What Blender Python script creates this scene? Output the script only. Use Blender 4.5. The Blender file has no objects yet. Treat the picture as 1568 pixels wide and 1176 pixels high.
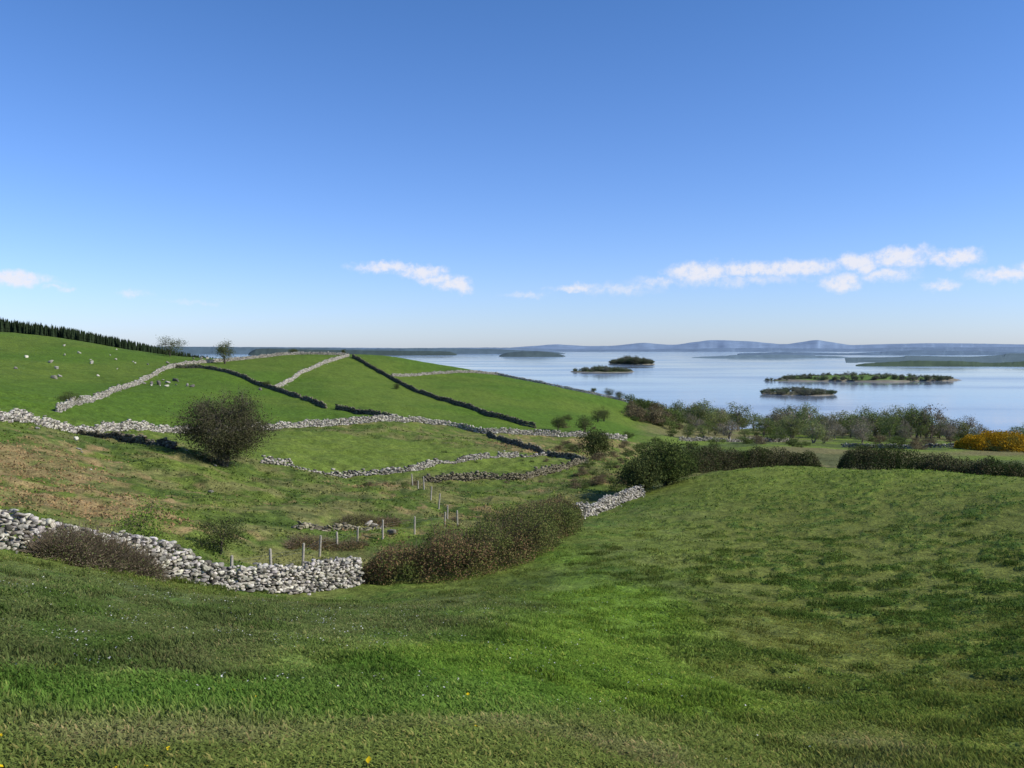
import bpy, math, numpy as np
rng=np.random.default_rng(7)
scene=bpy.context.scene
CZ=50.0                    # eye height above the lake surface (z=0)
F=1305.0; PITCH=math.atan(55/1305.0)
cp,sp=math.cos(PITCH),math.sin(PITCH)
# ---------- projection helper: image pixel + estimated depth along y -> world point
def S(px,py,d):
    cx=(px-784)/F; cy=(588-py)/F
    wy=cp+cy*sp; wz=-sp+cy*cp
    return (cx/wy*d, d, CZ+wz/wy*d)
def T(px,d): 
    p=S(px,620,d); return (p[0],p[1])

W_fore=[(-160,835,24),(-60,838,25.5),(0,842,27),(60,850,28),(140,864,30),(230,882,33),(320,899,35),(400,904,37.5),(480,903,40.5),(548,896,43)]
W_val=[(868,798,69),(920,783,75),(985,757,86)]
W_long=[(-160,645,76),(0,650,85),(80,655,98),(170,659,115),(280,661,135),(410,656,152),(470,652,160),(560,648,170),(640,646,183),(690,653,188),(745,663,184),(800,666,190),(880,668,195),(960,672,205)]
W_a=[(110,665,105),(200,678,95),(270,690,90)]
W_b=[(400,708,98),(470,717,102),(540,724,105),(640,722,112),(680,714,120),(760,706,132),(840,700,145)]
W_c=[(650,736,100),(720,737,104),(800,736,108),(860,722,120),(900,713,132)]
W_d=[(745,664,182),(790,682,160),(840,697,145),(900,713,132)]
W_h1=[(85,632,125),(130,620,150),(180,600,190),(250,570,250),(290,558,285),(330,554,305),(400,548,330),(450,542,345),(535,542,356)]
W_h2=[(270,565,262),(310,563,262),(350,573,255),(400,590,235),(440,603,220),(500,625,195)]
W_h3=[(422,597,230),(460,575,275),(500,556,315),(535,547,348)]
W_h4=[(540,549,345),(590,577,300),(640,602,260),(700,620,235),(750,637,215),(820,655,203)]
W_h5=[(600,577,302),(660,575,330),(760,576,360),(830,587,352),(900,602,348),(960,615,350)]
W_h6=[(515,628,195),(560,637,187),(600,643,182)]
C=[]
for w in (W_fore,W_val,W_long,W_a,W_b,W_c,W_d,W_h1,W_h2,W_h3,W_h4,W_h5): C+= [S(*p) for p in w]
def col(px,*pts):
    for p in pts: C.append(S(px,p[0],p[1]))
def hid(px,*pts):
    for d,z in pts:
        x,y=T(px,d); C.append((x,y,CZ+z))
col(0,(1176,5.2),(1080,7.2),(1000,9.8),(920,14.5),(870,21),(790,38),(740,52),(700,66),(600,150),(560,220),(525,300),(507,345))
hid(0,(400,5),(460,4),(560,-15)); hid(-400,(2.5,-2.0),(8,-2.6),(24,-4),(60,-5),(100,-5),(220,0),(340,14),(430,14),(560,-10))
col(200,(1176,5.3),(1080,7.6),(1000,11),(930,18),(890,27),(800,44),(720,75),(600,185),(560,265),(536,335))
hid(200,(400,-3),(460,-4),(560,-30)); hid(100,(345,4),(400,1.5),(460,1),(560,-20))
col(340,(1176,5.4),(850,42),(800,53),(715,90),(600,210),(565,280),(549,335)); hid(340,(400,-9),(460,-16),(560,-42))
col(400,(1080,8),(1000,12),(950,18),(920,27))
col(530,(1176,5.6),(870,46),(830,55),(770,74),(680,135),(600,230),(570,290)); hid(530,(450,-14),(560,-40))
col(600,(544,366)); hid(600,(450,-18),(560,-42))
col(700,(850,52),(780,76),(590,300),(561,372)); hid(700,(450,-26),(560,-46))
col(784,(1176,5.8),(1080,9.3),(1000,14.5),(950,22),(910,34),(885,43),(830,56),(780,78)); hid(784,(1,-1.75),(450,-32))
col(765,(573,372)); hid(850,(450,-40))
col(850,(860,46),(800,66),(630,265)); col(870,(818,57))
col(900,(930,29)); col(950,(980,20.5))
col(960,(740,102),(700,170),(640,300)); hid(960,(450,-44),(560,-54))
col(1000,(1176,7),(1080,12),(1000,18.5),(930,29),(870,42),(820,56),(780,71))
col(1040,(700,190),(665,285),(648,375)); hid(1040,(500,-51),(600,-56))
col(1200,(1176,8.5),(1080,14.5),(1000,22),(900,37),(820,54),(770,68),(735,82),(714,93)); hid(1200,(115,-17.8)); hid(1080,(112,-17.5))
col(1080,(750,80),(725,92))
col(1400,(1176,9),(1080,15),(1000,22.5),(900,36),(820,50),(770,61),(738,71),(718,80)); hid(1400,(102,-16.2))
col(1568,(1176,9.5),(1080,15),(1000,22),(900,34),(820,46),(770,55),(742,63)); hid(1568,(88,-15))
hid(2000,(2.5,-2.2),(10,-3.8),(22,-7),(45,-9.5),(62,-9),(88,-14),(200,-24),(330,-34),(450,-45),(560,-54))
col(1150,(690,190),(665,345),(656,470)); hid(1150,(540,-53))
col(1300,(690,200),(668,330),(660,445)); hid(1300,(540,-53))
col(1450,(690,200),(676,300),(666,420)); hid(1450,(540,-53))
col(1568,(692,200),(677,320),(668,420)); hid(1568,(540,-53))
C=np.array(C)
def cc(x,y):
    az=np.arctan2(x,y); s=np.sign(az); a=np.abs(az)
    a=np.where(a>0.85,0.85*(math.pi-a)/(math.pi-0.85),a)
    return s*a*2.2, np.log(np.hypot(x,y)+3)
cu,cv=cc(C[:,0],C[:,1]); cr=np.hypot(C[:,0],C[:,1])
q=(C[:,2]-CZ)/(cr+3)
c2=0.10**2
def phi(u,v): return np.sqrt((u[:,None]-cu)**2+(v[:,None]-cv)**2+c2)
n=len(C)
A=np.zeros((n+3,n+3)); A[:n,:n]=phi(cu,cv)-0.006*np.eye(n)
P=np.stack([np.ones(n),cu,cv],1); A[:n,n:]=P; A[n:,:n]=P.T
sol=np.linalg.lstsq(A,np.concatenate([q,[0,0,0]]),rcond=None)[0]
def vn(x,y,seed=0):
    xi=np.floor(x); yi=np.floor(y); fx=x-xi; fy=y-yi
    fx=fx*fx*(3-2*fx); fy=fy*fy*(3-2*fy)
    def h(a,b):
        v=np.sin(a*127.1+b*311.7+seed*74.7)*43758.5453; return v-np.floor(v)
    return (h(xi,yi)*(1-fx)+h(xi+1,yi)*fx)*(1-fy)+(h(xi,yi+1)*(1-fx)+h(xi+1,yi+1)*fx)*fy
def fbm(x,y,sc,o=4,seed=0):
    r=0;a=.5;t=0
    for i in range(o):
        ca,sa=math.cos(i*1.1+.4),math.sin(i*1.1+.4)
        r=r+a*vn((x*ca-y*sa)/sc+i*17.3,(x*sa+y*ca)/sc-i*9.1,seed+i); t+=a; a*=.5; sc*=.5
    return r/t
def sm(a,b,x):
    t=np.clip((x-a)/(b-a),0,1); return t*t*(3-2*t)
def azr(pts):
    P=np.array([T(p[0],p[-1]) for p in pts]); return np.arctan2(P[:,0],P[:,1]),np.hypot(P[:,0],P[:,1])
R1=azr([(-400,21),(0,27),(230,33),(400,37.5),(545,43.5),(730,45),(800,51),(860,64),(985,86),(1200,98),(1400,88),(1568,76),(2000,70)])
R3=azr([(-400,76)]+W_long[1:]+[(1040,210),(2000,210)])
def base_h(x,y):
    x=np.atleast_1d(np.asarray(x,float)); y=np.atleast_1d(np.asarray(y,float))
    out=np.empty(len(x))
    for i in range(0,len(x),40000):
        u,v=cc(x[i:i+40000],y[i:i+40000])
        qq=phi(u,v)@sol[:n]+sol[n]+sol[n+1]*u+sol[n+2]*v
        out[i:i+40000]=qq*(np.hypot(x[i:i+40000],y[i:i+40000])+3)
    r=np.hypot(x,y)
    k=sm(560,680,r)
    return CZ+out*(1-k)+k*-60
def pxof(x,y): return 784+F*x/np.maximum(y,1)
def tusk(x,y): return sm(.50,.60,fbm(x*.8,y*1.0,.55,4,71))*sm(.22,.55,fbm(x,y,5,4,77))
def height(x,y):
    x=np.atleast_1d(np.asarray(x,float)); y=np.atleast_1d(np.asarray(y,float))
    z=base_h(x,y); r=np.hypot(x,y); az=np.arctan2(x,y)
    r1=np.interp(az,*R1)
    mid=sm(0,6,r-r1)
    z+= (fbm(x,y,26,3,1)-.5)*1.5*sm(30,110,r)*(1-sm(250,330,r)*.6)
    z+= (fbm(x,y,5,3,5)-.5)*1.0*mid*(1-sm(170,230,r)*.6)
    z+= (fbm(x,y,1.6,3,6)-.5)*.6*mid*(1-sm(150,200,r))
    z+= (fbm(x,y,2.2,3,9)-.5)*.26*sm(3,14,r)*(1-sm(120,200,r))
    z+= (fbm(x,y,.6,2,11)-.5)*.11*(1-sm(60,100,r))
    kn=sm(950,1100,pxof(x,y))*(y>0)*sm(10,18,r)*(1-sm(95,110,r)); z+=tusk(x,y)*.10*np.clip(kn+.3*(1-mid)*sm(8,14,r),0,1)
    return z
def blob(x,y,px,d,rx,ry,rot=0):
    cx,cy=T(px,d); dx=x-cx; dy=y-cy
    c,s=math.cos(rot),math.sin(rot); a=dx*c+dy*s; b=-dx*s+dy*c
    return np.exp(-((a/rx)**2+(b/ry)**2))
def mix(a,b,t): return a*(1-t[:,None])+np.asarray(b)*t[:,None]
def brown(x,y):
    return np.clip(.9*blob(x,y,60,50,7,11)+.8*blob(x,y,-60,60,10,18)+.8*blob(x,y,235,46,4,5)+.6*blob(x,y,40,70,5,6)+.9*blob(x,y,580,92,7,4)+.6*blob(x,y,880,150,14,16)+.8*blob(x,y,960,190,28,22)+.6*blob(x,y,560,60,5,3)+.5*blob(x,y,720,72,5,4)+.8*blob(x,y,930,108,6,14)+.5*blob(x,y,780,160,8,10),0,1)
def gcolor(x,y):
    x=np.asarray(x,float); y=np.asarray(y,float); N=len(x)
    r=np.hypot(x,y); az=np.arctan2(x,y); P_=pxof(x,y)
    n1=fbm(x,y,1.3,3,21); n2=fbm(x,y,7,4,31); n3=fbm(x,y,40,3,41); n4=fbm(x,y,.45,2,51)
    wob=(fbm(x,y,5,3,61)-.5); w2=(fbm(x,y,1.2,4,62)-.5)
    r1=np.interp(az,*R1); r3=np.interp(az,*R3)
    c=np.tile(np.array([.140,.178,.036]),(N,1))
    c=mix(c,(.098,.136,.029),sm(.35,.7,n2))
    g=np.clip(blob(x,y,330,14,7,9)+blob(x,y,560,24,7,10)+blob(x,y,120,17,6,8),0,1)
    c=mix(c,(.110,.140,.046),g*.8)
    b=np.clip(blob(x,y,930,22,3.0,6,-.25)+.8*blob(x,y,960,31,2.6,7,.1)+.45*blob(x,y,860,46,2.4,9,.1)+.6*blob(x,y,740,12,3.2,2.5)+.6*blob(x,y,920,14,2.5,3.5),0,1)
    c=mix(c,(.150,.245,.030),sm(.15,.85,b+wob*.8+w2*.3)*.85)  # sunlit valley floor painted as brighter green ground
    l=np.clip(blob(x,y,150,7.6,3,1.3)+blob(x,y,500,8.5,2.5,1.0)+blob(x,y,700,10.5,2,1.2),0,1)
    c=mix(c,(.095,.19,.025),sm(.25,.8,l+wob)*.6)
    # worn, straw-tinted patches close by
    wn=sm(.5,.68,fbm(x,y,2.4,4,301))*(1-sm(9,16,r)*.7)*(1-np.clip(l+b,0,1))
    c=mix(c,(.215,.20,.090),wn*.6)
    kn=sm(1000,1150,P_)*(y>0)*sm(12,24,r)
    c=mix(c,(.138,.156,.034),kn*.85)
    tus=tusk(x,y)
    c=mix(c,(.056,.108,.019),tus*np.clip(kn*.66+.18*sm(9,14,r),0,1))
    t2=sm(.54,.66,fbm(x,y,.8,3,73))*(1-kn)*sm(.42,.6,fbm(x,y,5,2,79))
    c=mix(c,(.064,.13,.020),t2*.55)
    top=sm(60,84,r)*kn; c=mix(c,(.15,.20,.034),top*.6)
    # mid rough pasture
    m=np.tile(np.array([.125,.165,.032]),(N,1))
    m=mix(m,(.088,.130,.026),sm(.38,.62,n2+w2*.4))
    m=mix(m,(.19,.175,.068),sm(.46,.64,fbm(x,y,3.2,4,83))*.7)
    m=mix(m,(.050,.078,.020),sm(.54,.66,fbm(x,y,1.4,4,85))*.55)
    br=brown(x,y)
    m=mix(m,(.30,.205,.10),sm(.42,.78,br*.8+wob*1.1+w2*1.8)*(.25+.75*n1))
    fld=np.clip(blob(x,y,600,130,26,20)+blob(x,y,480,124,20,17),0,1)
    m=mix(m,(.125,.175,.030),sm(.2,.6,fld)*.85)
    c=mix(c,m,sm(-.3,.8,r-r1+wob*.8))
    h=np.tile(np.array([.082,.145,.019]),(N,1)); h=mix(h,(.108,.158,.025),sm(.35,.65,n3)); h=mix(h,(.068,.118,.018),sm(.5,.75,n2)*.5)
    c=mix(c,h,sm(-1,1.5,r-r3)*(1-sm(960,1010,P_)))
    low=sm(100,120,r)*sm(960,1040,P_)*(y>0)
    lw=np.tile(np.array([.14,.195,.034]),(N,1)); lw=mix(lw,(.18,.15,.075),sm(.42,.6,n3)*.8); lw=mix(lw,(.07,.09,.035),sm(.5,.62,fbm(x,y,16,3,91))*.7)
    c=mix(c,lw,low)
    c*= (.78+.44*n1)[:,None]*(.84+.32*n4)[:,None]
    return c

# ---------- mesh builder
def mk(name,V,faces,mat,colr=None,smooth=False,parent=None,link=True):
    V=np.asarray(V,np.float32); me=bpy.data.meshes.new(name)
    if not isinstance(faces,list): faces=[faces]
    faces=[np.asarray(f,np.int32) for f in faces if len(f)]
    tot=np.concatenate([np.full(len(f),f.shape[1]) for f in faces]); li=np.concatenate([f.ravel() for f in faces])
    me.vertices.add(len(V)); me.vertices.foreach_set('co',V.ravel())
    me.loops.add(len(li)); me.loops.foreach_set('vertex_index',li)
    me.polygons.add(len(tot)); st=np.concatenate([[0],np.cumsum(tot)[:-1]]).astype(np.int32)
    me.polygons.foreach_set('loop_start',st)
    me.update(calc_edges=True)
    if smooth: me.polygons.foreach_set('use_smooth',np.ones(len(tot),bool))
    if colr is not None:
        colr=np.asarray(colr,np.float32)
        if colr.shape[1]==3: colr=np.hstack([colr,np.ones((len(colr),1),np.float32)])
        a=me.attributes.new('col','FLOAT_COLOR','POINT'); a.data.foreach_set('color',colr.ravel())
    if mat: me.materials.append(mat)
    ob=bpy.data.objects.new(name,me)
    if link: scene.collection.objects.link(ob)
    if parent: ob.parent=parent
    return ob
class Geo:
    def __init__(s): s.V=[];s.F={3:[],4:[]};s.C=[];s.n=0
    def add(s,V,F,C):
        V=np.asarray(V);F=np.asarray(F)
        if len(F)==0:return
        s.V.append(V);s.F[F.shape[1]].append(F+s.n)
        C=np.asarray(C)
        if C.ndim==1: C=np.tile(C,(len(V),1))
        s.C.append(C);s.n+=len(V)
    def arrays(s):
        return np.concatenate(s.V),{k:(np.concatenate(f) if f else np.zeros((0,k),int)) for k,f in s.F.items()},np.concatenate(s.C)
    def addgeo(s,arr,scale=(1,1,1),rot=0,off=(0,0,0),tint=1.0):
        V,Fd,Cc=arr; c_,s_=math.cos(rot),math.sin(rot)
        W=V*np.array(scale); W=np.stack([W[:,0]*c_-W[:,1]*s_,W[:,0]*s_+W[:,1]*c_,W[:,2]],1)+np.array(off)
        s.V.append(W)
        for k in Fd:
            if len(Fd[k]): s.F[k].append(Fd[k]+s.n)
        s.C.append(Cc*tint); s.n+=len(W)
    def make(s,name,mat,**k):
        V,Fd,Cc=s.arrays(); return mk(name,V,[Fd[3],Fd[4]],mat,Cc,**k)

# ---------- materials
def newmat(name):
    m=bpy.data.materials.new(name); m.use_nodes=True; nt=m.node_tree
    return m,nt,nt.nodes['Principled BSDF']
def N(nt,t,**k):
    nd=nt.nodes.new(t)
    for a,b in k.items(): setattr(nd,a,b)
    return nd
def noise(nt,vec,scale,detail=4,rough=.6):
    a=N(nt,'ShaderNodeTexNoise'); a.inputs['Scale'].default_value=scale; a.inputs['Detail'].default_value=detail; a.inputs['Roughness'].default_value=rough
    nt.links.new(vec,a.inputs['Vector']); return a
def mapr(nt,src,a,b,c,d):
    m=N(nt,'ShaderNodeMapRange'); nt.links.new(src,m.inputs[0])
    for i,v in enumerate((a,b,c,d)): m.inputs[i+1].default_value=v
    return m.outputs[0]
def mulcol(nt,c,f):
    v=N(nt,'ShaderNodeVectorMath',operation='SCALE'); nt.links.new(c,v.inputs[0]); nt.links.new(f,v.inputs['Scale']); return v.outputs[0]

def ground_mat():
    m,nt,b=newmat('pasture_ground'); L=nt.links.new
    at=N(nt,'ShaderNodeAttribute',attribute_name='col'); g=N(nt,'ShaderNodeNewGeometry')
    n1=noise(nt,g.outputs['Position'],9,3,.7); n2=noise(nt,g.outputs['Position'],1.7,3,.65)
    c=mulcol(nt,at.outputs['Color'],mapr(nt,n1.outputs[0],.3,.7,.5,1.5))
    c=mulcol(nt,c,mapr(nt,n2.outputs[0],.3,.7,.7,1.3))
    L(c,b.inputs['Base Color']); b.inputs['Roughness'].default_value=.9; b.inputs['Specular IOR Level'].default_value=.05
    bp=N(nt,'ShaderNodeBump'); bp.inputs['Strength'].default_value=.85; bp.inputs['Distance'].default_value=.09
    ad=N(nt,'ShaderNodeMath',operation='MULTIPLY_ADD'); L(n2.outputs[0],ad.inputs[0]); ad.inputs[1].default_value=2.5; L(n1.outputs[0],ad.inputs[2])
    L(ad.outputs[0],bp.inputs['Height']); L(bp.outputs[0],b.inputs['Normal'])
    return m
def leaf_mat(name,trans=.25):
    m,nt,b=newmat(name); L=nt.links.new
    nt.nodes.remove(b); out=nt.nodes['Material Output']
    at=N(nt,'ShaderNodeAttribute',attribute_name='col')
    d=N(nt,'ShaderNodeBsdfDiffuse'); t=N(nt,'ShaderNodeBsdfTranslucent'); mx=N(nt,'ShaderNodeMixShader'); mx.inputs[0].default_value=trans
    L(at.outputs['Color'],d.inputs[0]); L(at.outputs['Color'],t.inputs[0]); L(d.outputs[0],mx.inputs[1]); L(t.outputs[0],mx.inputs[2]); L(mx.outputs[0],out.inputs[0]); return m
def stone_mat():
    m,nt,b=newmat('limestone'); L=nt.links.new
    at=N(nt,'ShaderNodeAttribute',attribute_name='col'); g=N(nt,'ShaderNodeNewGeometry')
    n1=noise(nt,g.outputs['Position'],14,4,.7); n2=noise(nt,g.outputs['Position'],3,2)
    c=mulcol(nt,at.outputs['Color'],mapr(nt,n1.outputs[0],.3,.7,.6,1.25)); c=mulcol(nt,c,mapr(nt,n2.outputs[0],.35,.65,.8,1.12))
    L(c,b.inputs['Base Color']); b.inputs['Roughness'].default_value=.9; b.inputs['Specular IOR Level'].default_value=.1
    bp=N(nt,'ShaderNodeBump'); bp.inputs['Strength'].default_value=.5; bp.inputs['Distance'].default_value=.03; L(n1.outputs[0],bp.inputs['Height']); L(bp.outputs[0],b.inputs['Normal'])
    return m
def flat_mat(name,sc=.01,amp=.25,rough=1):
    m,nt,b=newmat(name); at=N(nt,'ShaderNodeAttribute',attribute_name='col'); g=N(nt,'ShaderNodeNewGeometry')
    n1=noise(nt,g.outputs['Position'],sc,5,.65); c=mulcol(nt,at.outputs['Color'],mapr(nt,n1.outputs[0],.3,.7,1-amp,1+amp))
    nt.links.new(c,b.inputs['Base Color']); b.inputs['Roughness'].default_value=rough; b.inputs['Specular IOR Level'].default_value=.05; return m
M_ground=ground_mat(); M_leaf=leaf_mat('foliage',.25); M_stone=stone_mat(); M_wood=flat_mat('weathered_wood',8,.3,.9); M_hill=flat_mat('distant_land',.004,.12)
M_island=flat_mat('island_ground',.05,.3)

# ---------- ground sheet
ang=np.radians(np.concatenate([np.linspace(-180,-45,46)[:-1],np.linspace(-45,-36,40)[:-1],np.arange(-36,36,.09),np.linspace(36,45,40)[1:],np.linspace(45,180,46)[1:]]))
rad=np.concatenate([np.exp(np.linspace(math.log(.6),math.log(700),900)),[900,1500,3000,8000,20000,40000]])
AA,RR=np.meshgrid(ang,rad); X=(RR*np.sin(AA)).ravel(); Y=(RR*np.cos(AA)).ravel()
Z=height(X,Y); na,nr=len(ang),len(rad)
i=np.arange(nr-1)[:,None]*na+np.arange(na-1)[None,:]
Fq=np.stack([i,i+1,i+1+na,i+na],-1).reshape(-1,4)
Fq=Fq[:,::-1]
Vc=np.stack([X,Y,Z],1)
ctr=len(Vc); Vc=np.vstack([Vc,[0,0,height([0.0],[0.01])[0]]])
tri=np.stack([np.full(na-1,ctr),np.arange(na-1)+1,np.arange(na-1)],1)
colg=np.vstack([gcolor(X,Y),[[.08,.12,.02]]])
mk('ground',Vc,[Fq,tri],M_ground,colg,smooth=True)
def gz(x,y): return height([x],[y])[0]

# ---------- lake
m,nt,b=newmat('lake_water'); g=N(nt,'ShaderNodeNewGeometry')
mp=N(nt,'ShaderNodeMapping'); mp.inputs['Scale'].default_value=(.35,1,1); nt.links.new(g.outputs['Position'],mp.inputs[0])
n1=noise(nt,mp.outputs[0],.5,3,.6); n2=noise(nt,mp.outputs[0],.004,4,.6)
b.inputs['Base Color'].default_value=(.17,.21,.27,1); b.inputs['IOR'].default_value=1.33
nt.links.new(mapr(nt,n2.outputs[0],.4,.62,.05,.16),b.inputs['Roughness'])
bp=N(nt,'ShaderNodeBump'); bp.inputs['Strength'].default_value=.15; bp.inputs['Distance'].default_value=.12; nt.links.new(n1.outputs[0],bp.inputs['Height']); nt.links.new(bp.outputs[0],b.inputs['Normal'])
mk('lake',[(-40000,-5000,0),(40000,-5000,0),(40000,45000,0),(-40000,45000,0)],np.array([[0,1,2,3]]),m)

# ---------- rocks / walls
def ico(sub):
    import bmesh
    bm=bmesh.new(); bmesh.ops.create_icosphere(bm,subdivisions=sub,radius=1)
    V=np.array([v.co[:] for v in bm.verts]); Fa=np.array([[v.index for v in f.verts] for f in bm.faces]); bm.free(); return V,Fa
def variants(kind,k=14):
    out=[]
    if kind=='near': V,Fa=ico(2)
    else:
        V=np.array([[x,y,z] for x in(-1,1) for y in(-1,1) for z in(-1,1)],float)*.8; Fa=np.array([[0,1,3,2],[4,6,7,5],[0,4,5,1],[2,3,7,6],[0,2,6,4],[1,5,7,3]])
    for _ in range(k):
        W=V.copy()
        if kind=='near':
            W=np.sign(W)*np.abs(W)**.5
            W/=1.1
            for _ in range(8):
                nrm=rng.normal(size=3); nrm/=np.linalg.norm(nrm); dd=W@nrm; lim=rng.uniform(.40,.8); W-=np.outer(np.maximum(dd-lim,0),nrm)
            W+=rng.normal(size=W.shape)*.03
        else: W+=rng.normal(size=W.shape)*.2
        out.append(W)
    return np.array(out),Fa
VN,FN=variants('near'); VF,FF=variants('far')
def stones(g,pos,dims,yaw,tilt,cols,near):
    Vv,Fa=(VN,FN) if near else (VF,FF)
    n_=len(pos); k=rng.integers(0,len(Vv),n_); W=Vv[k]*dims[:,None,:]*.5
    a=tilt; c_,s_=np.cos(a)[:,None],np.sin(a)[:,None]
    W=np.stack([W[...,0]*c_-W[...,2]*s_,W[...,1],W[...,0]*s_+W[...,2]*c_],-1)
    c_,s_=np.cos(yaw)[:,None],np.sin(yaw)[:,None]
    W=np.stack([W[...,0]*c_-W[...,1]*s_,W[...,0]*s_+W[...,1]*c_,W[...,2]],-1)+pos[:,None,:]
    nv=Vv.shape[1]; Fx=(Fa[None]+(np.arange(n_)*nv)[:,None,None]).reshape(-1,Fa.shape[1])
    g.add(W.reshape(-1,3),Fx,np.repeat(cols,nv,0))
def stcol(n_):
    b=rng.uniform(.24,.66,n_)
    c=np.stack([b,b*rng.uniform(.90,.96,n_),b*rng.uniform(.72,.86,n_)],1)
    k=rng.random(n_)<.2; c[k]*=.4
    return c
def wall(pts,h=1.3,sz=.38,near=False,thick=.6,gaps=0,tint=1.0,name='dry_stone_wall',wild=.5):
    P=np.array([T(p[0],p[-1]) for p in pts])
    seg=np.hypot(*np.diff(P,axis=0).T); s=np.concatenate([[0],np.cumsum(seg)])
    L=s[-1]; ss=np.arange(0,L,sz*.5)
    px_=np.interp(ss,s,P[:,0]); py_=np.interp(ss,s,P[:,1])
    k=max(3,int(min(L*.12,6)/(sz*.5))|1); ker=np.ones(k)/k
    pad=k//2; px_=np.convolve(np.pad(px_,pad,'reflect',reflect_type='odd'),ker,'valid'); py_=np.convolve(np.pad(py_,pad,'reflect',reflect_type='odd'),ker,'valid')
    px_+= (fbm(ss,ss*0,6,2,int(L))-.5)*.5; zz=height(px_,py_)
    g=Geo(); hs=h*(1-wild*.5+wild*fbm(ss,ss*0+3,3.5,3,int(L)+3))
    if gaps: hs*=np.where(fbm(ss,ss*0,7,2,int(L)+8)<gaps,.35,1)
    nc=max(2,int(round(h/(sz*.62))))+1; hh=h/nc*1.0
    Ps=[];Ds=[];Ya=[]
    for c in range(nc+2):
        zc=hh*(c+.4)
        sarr=np.cumsum(rng.uniform(.5,1.5,int(L/sz)+2)*sz)-sz*rng.random(); sarr=sarr[(sarr>0)&(sarr<L)]
        hx=np.interp(sarr,ss,hs); ok=zc<hx+rng.normal(size=len(sarr))*hh*.6; sarr=sarr[ok]
        if len(sarr)==0: continue
        x=np.interp(sarr,ss,px_); y=np.interp(sarr,ss,py_); z=np.interp(sarr,ss,zz)
        tx=np.interp(sarr+.2,ss,px_)-np.interp(sarr-.2,ss,px_); ty=np.interp(sarr+.2,ss,py_)-np.interp(sarr-.2,ss,py_); yaw=np.arctan2(ty,tx)
        tk=thick*(1-.35*min(c/nc,1))
        for side in ((-1,1) if near else (0,)):
            o=side*tk*.27+rng.normal(size=len(x))*.05
            p=np.stack([x-np.sin(yaw)*o,y+np.cos(yaw)*o,z+zc+rng.normal(size=len(x))*hh*.25],1)
            vs=rng.uniform(.65,1.5,len(x))
            d=np.stack([rng.uniform(.7,1.5,len(x))*sz*vs**.5,(tk*.62 if near else tk)*rng.uniform(.85,1.2,len(x)),hh*rng.uniform(1.0,1.6,len(x))*vs],1)
            Ps.append(p);Ds.append(d);Ya.append(yaw+rng.normal(size=len(x))*.3)
    nt_=int(L/ (.5 if near else 2.5)); sarr=rng.random(nt_)*L; x=np.interp(sarr,ss,px_)+rng.normal(size=nt_)*.6; y=np.interp(sarr,ss,py_)+rng.normal(size=nt_)*.6
    Ps.append(np.stack([x,y,height(x,y)+.04],1)); Ds.append(rng.uniform(.5,1.2,(nt_,3))*sz*np.array([1,1,.7])); Ya.append(rng.random(nt_)*6)
    Ps=np.vstack(Ps);Ds=np.vstack(Ds);Ya=np.concatenate(Ya)
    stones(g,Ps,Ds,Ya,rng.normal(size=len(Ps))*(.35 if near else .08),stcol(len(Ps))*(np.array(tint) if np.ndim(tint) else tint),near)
    return g.make(name,M_stone)
wall(W_fore,1.25,.21,True,.7,wild=.8,tint=1.05)
wall(W_val,1.0,.24,True,.6,wild=.7)
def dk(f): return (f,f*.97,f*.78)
for w,h,gp,tn in ((W_long,1.15,0,.95),(W_a,.8,.35,dk(.4)),(W_b,.8,.38,.75),(W_c,.9,.2,dk(.4)),(W_d,.9,0,dk(.5)),(W_h1,1.1,0,.85),(W_h2,1.0,.2,dk(.45)),(W_h3,1.15,0,.95),(W_h4,1.15,0,dk(.42)),(W_h5,1.0,0,.85),(W_h6,1.0,0,dk(.4))): wall(w,h,.32,False,.55,gp,tn,wild=.7)  # dk walls: their shaded sides are put into the stone tint
wall([(448,828,56),(480,818,58.5),(500,815,59),(560,803,62),(600,800,64)],.35,.35,True,.8,.5,dk(.6),wild=1)
wall([(1040,0,240),(1120,0,250),(1210,0,262)],1.1,.4,tint=.7); wall([(1290,0,230),(1400,0,222),(1560,0,215),(1600,0,180)],1.0,.4,tint=.7)
g=Geo(); bp_=[]
for px,d,n_,sx,sy,s0 in ((100,235,18,20,28,1.3),(30,250,9,14,24,1.2),(262,215,14,4,8,1.2),(200,290,5,20,20,1.2),(60,58,8,8,10,.45),(565,62,5,1.2,1.5,.5),(20,80,8,8,6,.6)):
    cx,cy=T(px,d)
    for _ in range(n_): bp_.append((cx+rng.normal()*sx,cy+rng.normal()*sy,s0*rng.uniform(.4,1.3)))
bp_=np.array(bp_); z=height(bp_[:,0],bp_[:,1])
stones(g,np.stack([bp_[:,0],bp_[:,1],z+bp_[:,2]*.2],1),bp_[:,2:3]*rng.uniform(.7,1.3,(len(bp_),3))*np.array([1.2,1,.8]),rng.random(len(bp_))*6,rng.normal(size=len(bp_))*.3,stcol(len(bp_)),True)
g.make('limestone_boulders',M_stone)

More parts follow.
